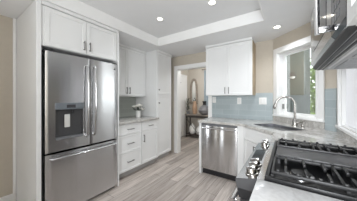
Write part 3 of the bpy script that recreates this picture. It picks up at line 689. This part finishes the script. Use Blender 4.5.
# ------------------------------------------------------------------ recessed ceiling lights
def can(x, y, z, label):
    r = thing('recessed_light', label, 'ceiling light', (x, y, z), 0, 'recessed ceiling lights')
    MB().lathe([(0.036, -0.0005), (0.058, -0.0005), (0.056, -0.006), (0.039, -0.004), (0.036, -0.0005)], seg=28).build('trim_ring', WHITEP, r)
    MB().lathe([(0, -0.001), (0.0355, -0.001), (0.0355, -0.003), (0, -0.0035)], seg=28).build('lens', LENS, r)
    l = bpy.data.lights.new('downlight', 'SPOT'); l.energy = CAN_POWER; l.spot_size = R(140); l.spot_blend = 1.0; l.shadow_soft_size = 0.05; l.color = (0.92, 0.96, 1.0)
    lo = bpy.data.objects.new('downlight', l); lo.location = (0, 0, -0.02); lo.parent = r; COL.objects.link(lo)
can(-1.51, 1.755, ZT, 'lit recessed light at the back left of the ceiling tray')
can(-0.738, 1.803, ZT, 'lit recessed light at the back right of the ceiling tray')
can(-0.113, 2.607, ZC, 'lit recessed light in the lower ceiling in front of the sink window')
can(-0.50, -0.9, ZT, 'added lit recessed light in the tray near the camera, out of view')  # unseen downlight, added for brightness

# ------------------------------------------------------------------ hall beyond the doorway
r = thing('door_1', 'white hall door with dark lever seen through the doorway', 'door', (HX + 0.004, 3.95, 0), 90); r['kind'] = 'structure'
MB().box(-0.07, -0.02, 0.001, 0.0, 0.0, 2.11, 0.003).box(0.85, -0.02, 0.001, 0.92, 0.0, 2.11, 0.003).box(0, -0.02, 2.04, 0.85, 0.0, 2.11, 0.003).build('door_frame', TRIM, r)
m = MB()
for (a, b, c, d2) in ((0.08, 0.16, 0.40, 0.95), (0.45, 0.16, 0.77, 0.95), (0.08, 1.05, 0.40, 1.92), (0.45, 1.05, 0.77, 1.92)): m.shaker(a, b, c, d2, -0.021, 0.006, 0.02, 0.003)
m.box(0.003, -0.0155, 0.008, 0.847, -0.0005, 2.037)
dl = m.build('door_leaf', TRIM, r)
MB().lathe([(0.026, 0), (0.026, 0.008), (0.01, 0.01), (0.01, 0.045), (0, 0.046)], seg=14, M=Matrix.Translation((0.06, -0.021, 1.0)) @ Matrix.Rotation(R(90), 4, 'X')).tube([(0.06, -0.06, 1.0), (0.16, -0.06, 1.0)], 0.009, 8).build('door_handle', BLACK, dl)
r = thing('wall_hook', 'small dark hook high on the hall door', 'hook', (HX + 0.027, 4.38, 1.80), 90)
MB().box(-0.02, -0.006, -0.05, 0.02, 0, 0.05, 0.002).tube([(0, -0.006, 0.02), (0, -0.04, 0.0), (0, -0.05, 0.03)], 0.007, 8).build('hook_plate', BLACK, r)
# console table
r = thing('console_table', 'dark console table with lower shelf against the hall end wall', 'table', (-2.86, 4.605, 0))
TWd, TDp = 0.95, 0.33
MB().box(0, 0, 0.735, TWd, TDp, 0.765, 0.004).build('tabletop', TABTOP, r)
MB().box(0.03, 0.02, 0.665, TWd - 0.03, TDp - 0.02, 0.7345).build('apron', IRONG, r)
for lx in (0.02, TWd - 0.055):
    for ly in (0.02, TDp - 0.055): MB().box(lx, ly, 0.001, lx + 0.035, ly + 0.035, 0.7345, 0.003).build('leg', DARKW, r)
MB().box(0.025, 0.025, 0.09, TWd - 0.025, TDp - 0.025, 0.115).build('shelf', DARKW, r)
m = MB()
for k in (0,): m.tube([(0.04, 0.04, 0.62), (TWd / 2, 0.04, 0.16)], 0.008, 6); m.tube([(TWd - 0.04, 0.04, 0.62), (TWd / 2, 0.04, 0.16)], 0.008, 6)
m.build('brace', IRONG, r)
def jar(x, y, s, label):
    r = thing('lidded_jar', label, 'jar', (x, y, 0.1155), 0, 'jars on the console shelf')
    MB().lathe([(0, 0), (0.07 * s, 0), (0.105 * s, 0.08 * s), (0.10 * s, 0.2 * s), (0.06 * s, 0.26 * s), (0, 0.26 * s)]).build('body', WHITEP, r)
    MB().lathe([(0.062 * s, 0.2605 * s), (0.062 * s, 0.28 * s), (0.02 * s, 0.30 * s), (0.02 * s, 0.33 * s), (0, 0.335 * s)]).build('lid', WHITEP, r)
jar(-2.66, 4.78, 1.05, 'taller white lidded jar on the left of the console shelf')
jar(-2.43, 4.77, 0.8, 'shorter white lidded jar right of the tall one on the console shelf')
# mirror with pointed arch
def arch(w, h, n=10):
    pts = [(-w, 0), (w, 0), (w, h * 0.55)]
    for i in range(1, n + 1): a = i / n; pts.append((w * math.cos(a * math.pi / 2) ** 0.8, h * (0.55 + 0.45 * math.sin(a * math.pi / 2))))
    for i in range(n - 1, -1, -1): a = i / n; pts.append((-w * math.cos(a * math.pi / 2) ** 0.8, h * (0.55 + 0.45 * math.sin(a * math.pi / 2))))
    out = []
    for p in pts:
        if not out or (abs(p[0] - out[-1][0]) + abs(p[1] - out[-1][1])) > 1e-4: out.append(p)
    return out
r = thing('wall_mirror', 'arched mirror in a carved dark frame above the hall console', 'mirror', (-2.715, HY - 0.004, 1.10))
ao = arch(0.15, 0.90); ai = [(x * 0.55, 0.10 + z * 0.80) for x, z in arch(0.15, 0.90)]
m = MB(); bm = m.bm
F = [[bm.verts.new((x, y, z)) for x, z in loop] for loop, y in ((ao, 0), (ao, -0.03), (ai, -0.04), (ai, 0))]
n = len(ao)
for a, b in ((0, 1), (1, 2), (2, 3)):
    for i in range(n): bm.faces.new((F[a][i], F[a][(i + 1) % n], F[b][(i + 1) % n], F[b][i]))
for i in range(n):
    if i % 2 == 0: m.ball((ao[i][0] * .8, -0.035, 0.05 + ao[i][1] * .9), 0.022, 1)
m.build('frame', MIRF, r)
m = MB(); m.bm.faces.new([m.bm.verts.new((x, -0.012, z)) for x, z in ai]); q = [m.bm.verts.new((x, -0.004, z)) for x, z in ai]; m.bm.faces.new(q[::-1])
m.build('mirror_glass', MIRROR, r, smooth=False)
# ornaments on the console
r = thing('tall_vase', 'tall tan vase standing on the hall console below the mirror', 'vase', (-2.60, 4.83, 0.7655))
MB().lathe([(0, 0), (0.055, 0), (0.075, 0.06), (0.085, 0.2), (0.065, 0.33), (0.045, 0.40), (0.055, 0.44), (0.045, 0.44), (0.035, 0.40), (0, 0.38)]).build('body', TAN, r)
r = thing('potted_plant', 'dark leafy plant in a small pot at the left end of the console', 'plant', (-2.80, 4.73, 0.7655))
MB().lathe([(0, 0), (0.04, 0), (0.055, 0.10), (0.05, 0.10), (0.045, 0.08), (0, 0.08)]).build('pot', GREYV, r)
m = MB()
for k in range(34):
    a = k * 2.4; z = 0.10 + 0.42 * (k / 34); rr = 0.03 + 0.05 * abs(math.sin(k * 1.7)); u = Vector((math.cos(a), math.sin(a), .6)).normalized(); p = Vector((0.01 * math.cos(a), 0.01 * math.sin(a), z)); w = Vector((-math.sin(a), math.cos(a), 0)) * 0.02
    m.bm.faces.new([m.bm.verts.new(q) for q in (p, p + u * rr + w, p + u * rr * 2, p + u * rr - w)])
m.tube([(0, 0, 0.08), (0.005, 0, 0.3), (0, 0.005, 0.52)], 0.005, 6)
m.build('leaves', LEAFD, r, smooth=False)
r = thing('round_vase', 'wide grey round vase with a dark neck at the right end of the console', 'vase', (-2.20, 4.74, 0.7655)); r.scale = (1.15, 1.15, 1.3)
MB().lathe([(0, 0), (0.08, 0), (0.15, 0.05), (0.17, 0.12), (0.13, 0.20), (0.05, 0.25), (0, 0.25)]).build('body', GREYV, r)
MB().lathe([(0.048, 0.2505), (0.04, 0.29), (0.06, 0.34), (0.05, 0.34), (0.0, 0.30)]).build('neck', BLACK, r)
# curtain on the end wall
r = thing('window_curtain', 'blue grey curtain hanging on the hall end wall', 'curtain', (-2.32, HY - 0.03, 0))
m = MB(); n = 40; wv = 0.75
a_ = [m.bm.verts.new((wv * i / n, 0.022 * math.sin(i * 1.25), 0.03)) for i in range(n + 1)]; b_ = [m.bm.verts.new((wv * i / n, 0.022 * math.sin(i * 1.25), 2.25)) for i in range(n + 1)]
c_ = [m.bm.verts.new((wv * i / n, 0.004 + 0.022 * math.sin(i * 1.25), 0.03)) for i in range(n + 1)]; d_ = [m.bm.verts.new((wv * i / n, 0.004 + 0.022 * math.sin(i * 1.25), 2.25)) for i in range(n + 1)]
for i in range(n):
    m.bm.faces.new((a_[i], a_[i + 1], b_[i + 1], b_[i])); m.bm.faces.new((c_[i + 1], c_[i], d_[i], d_[i + 1]))
    m.bm.faces.new((b_[i], b_[i + 1], d_[i + 1], d_[i])); m.bm.faces.new((a_[i + 1], a_[i], c_[i], c_[i + 1]))
for x0, x1 in ((0, 0), (n, n)): m.bm.faces.new((a_[x0], b_[x0], d_[x0], c_[x0]))
m.build('fabric', CURT, r)
MB().tube([(-0.05, 0.0, 2.28), (wv + 0.05, 0.0, 2.28)], 0.012, 10).ball((-0.06, 0, 2.28), 0.022).build('curtain_rod', NICKEL, r)
# added hall lamp, out of the frame, put in to light the hall
r = thing('added_hall_light', 'added round white ceiling light in the hall, out of view', 'ceiling light', (-1.7, 3.95, 2.4995))
MB().lathe([(0, 0), (0.16, 0), (0.17, -0.03), (0.12, -0.08), (0, -0.10)], seg=24).build('lamp_shade', LENS, r)
l = bpy.data.lights.new('hall_fill_light', 'POINT'); l.energy = HALL_POWER; l.shadow_soft_size = 0.12; l.color = (0.95, 0.97, 1)
lo = bpy.data.objects.new('hall_fill_light', l); lo.location = (0, 0, -0.22); lo.parent = r; COL.objects.link(lo)
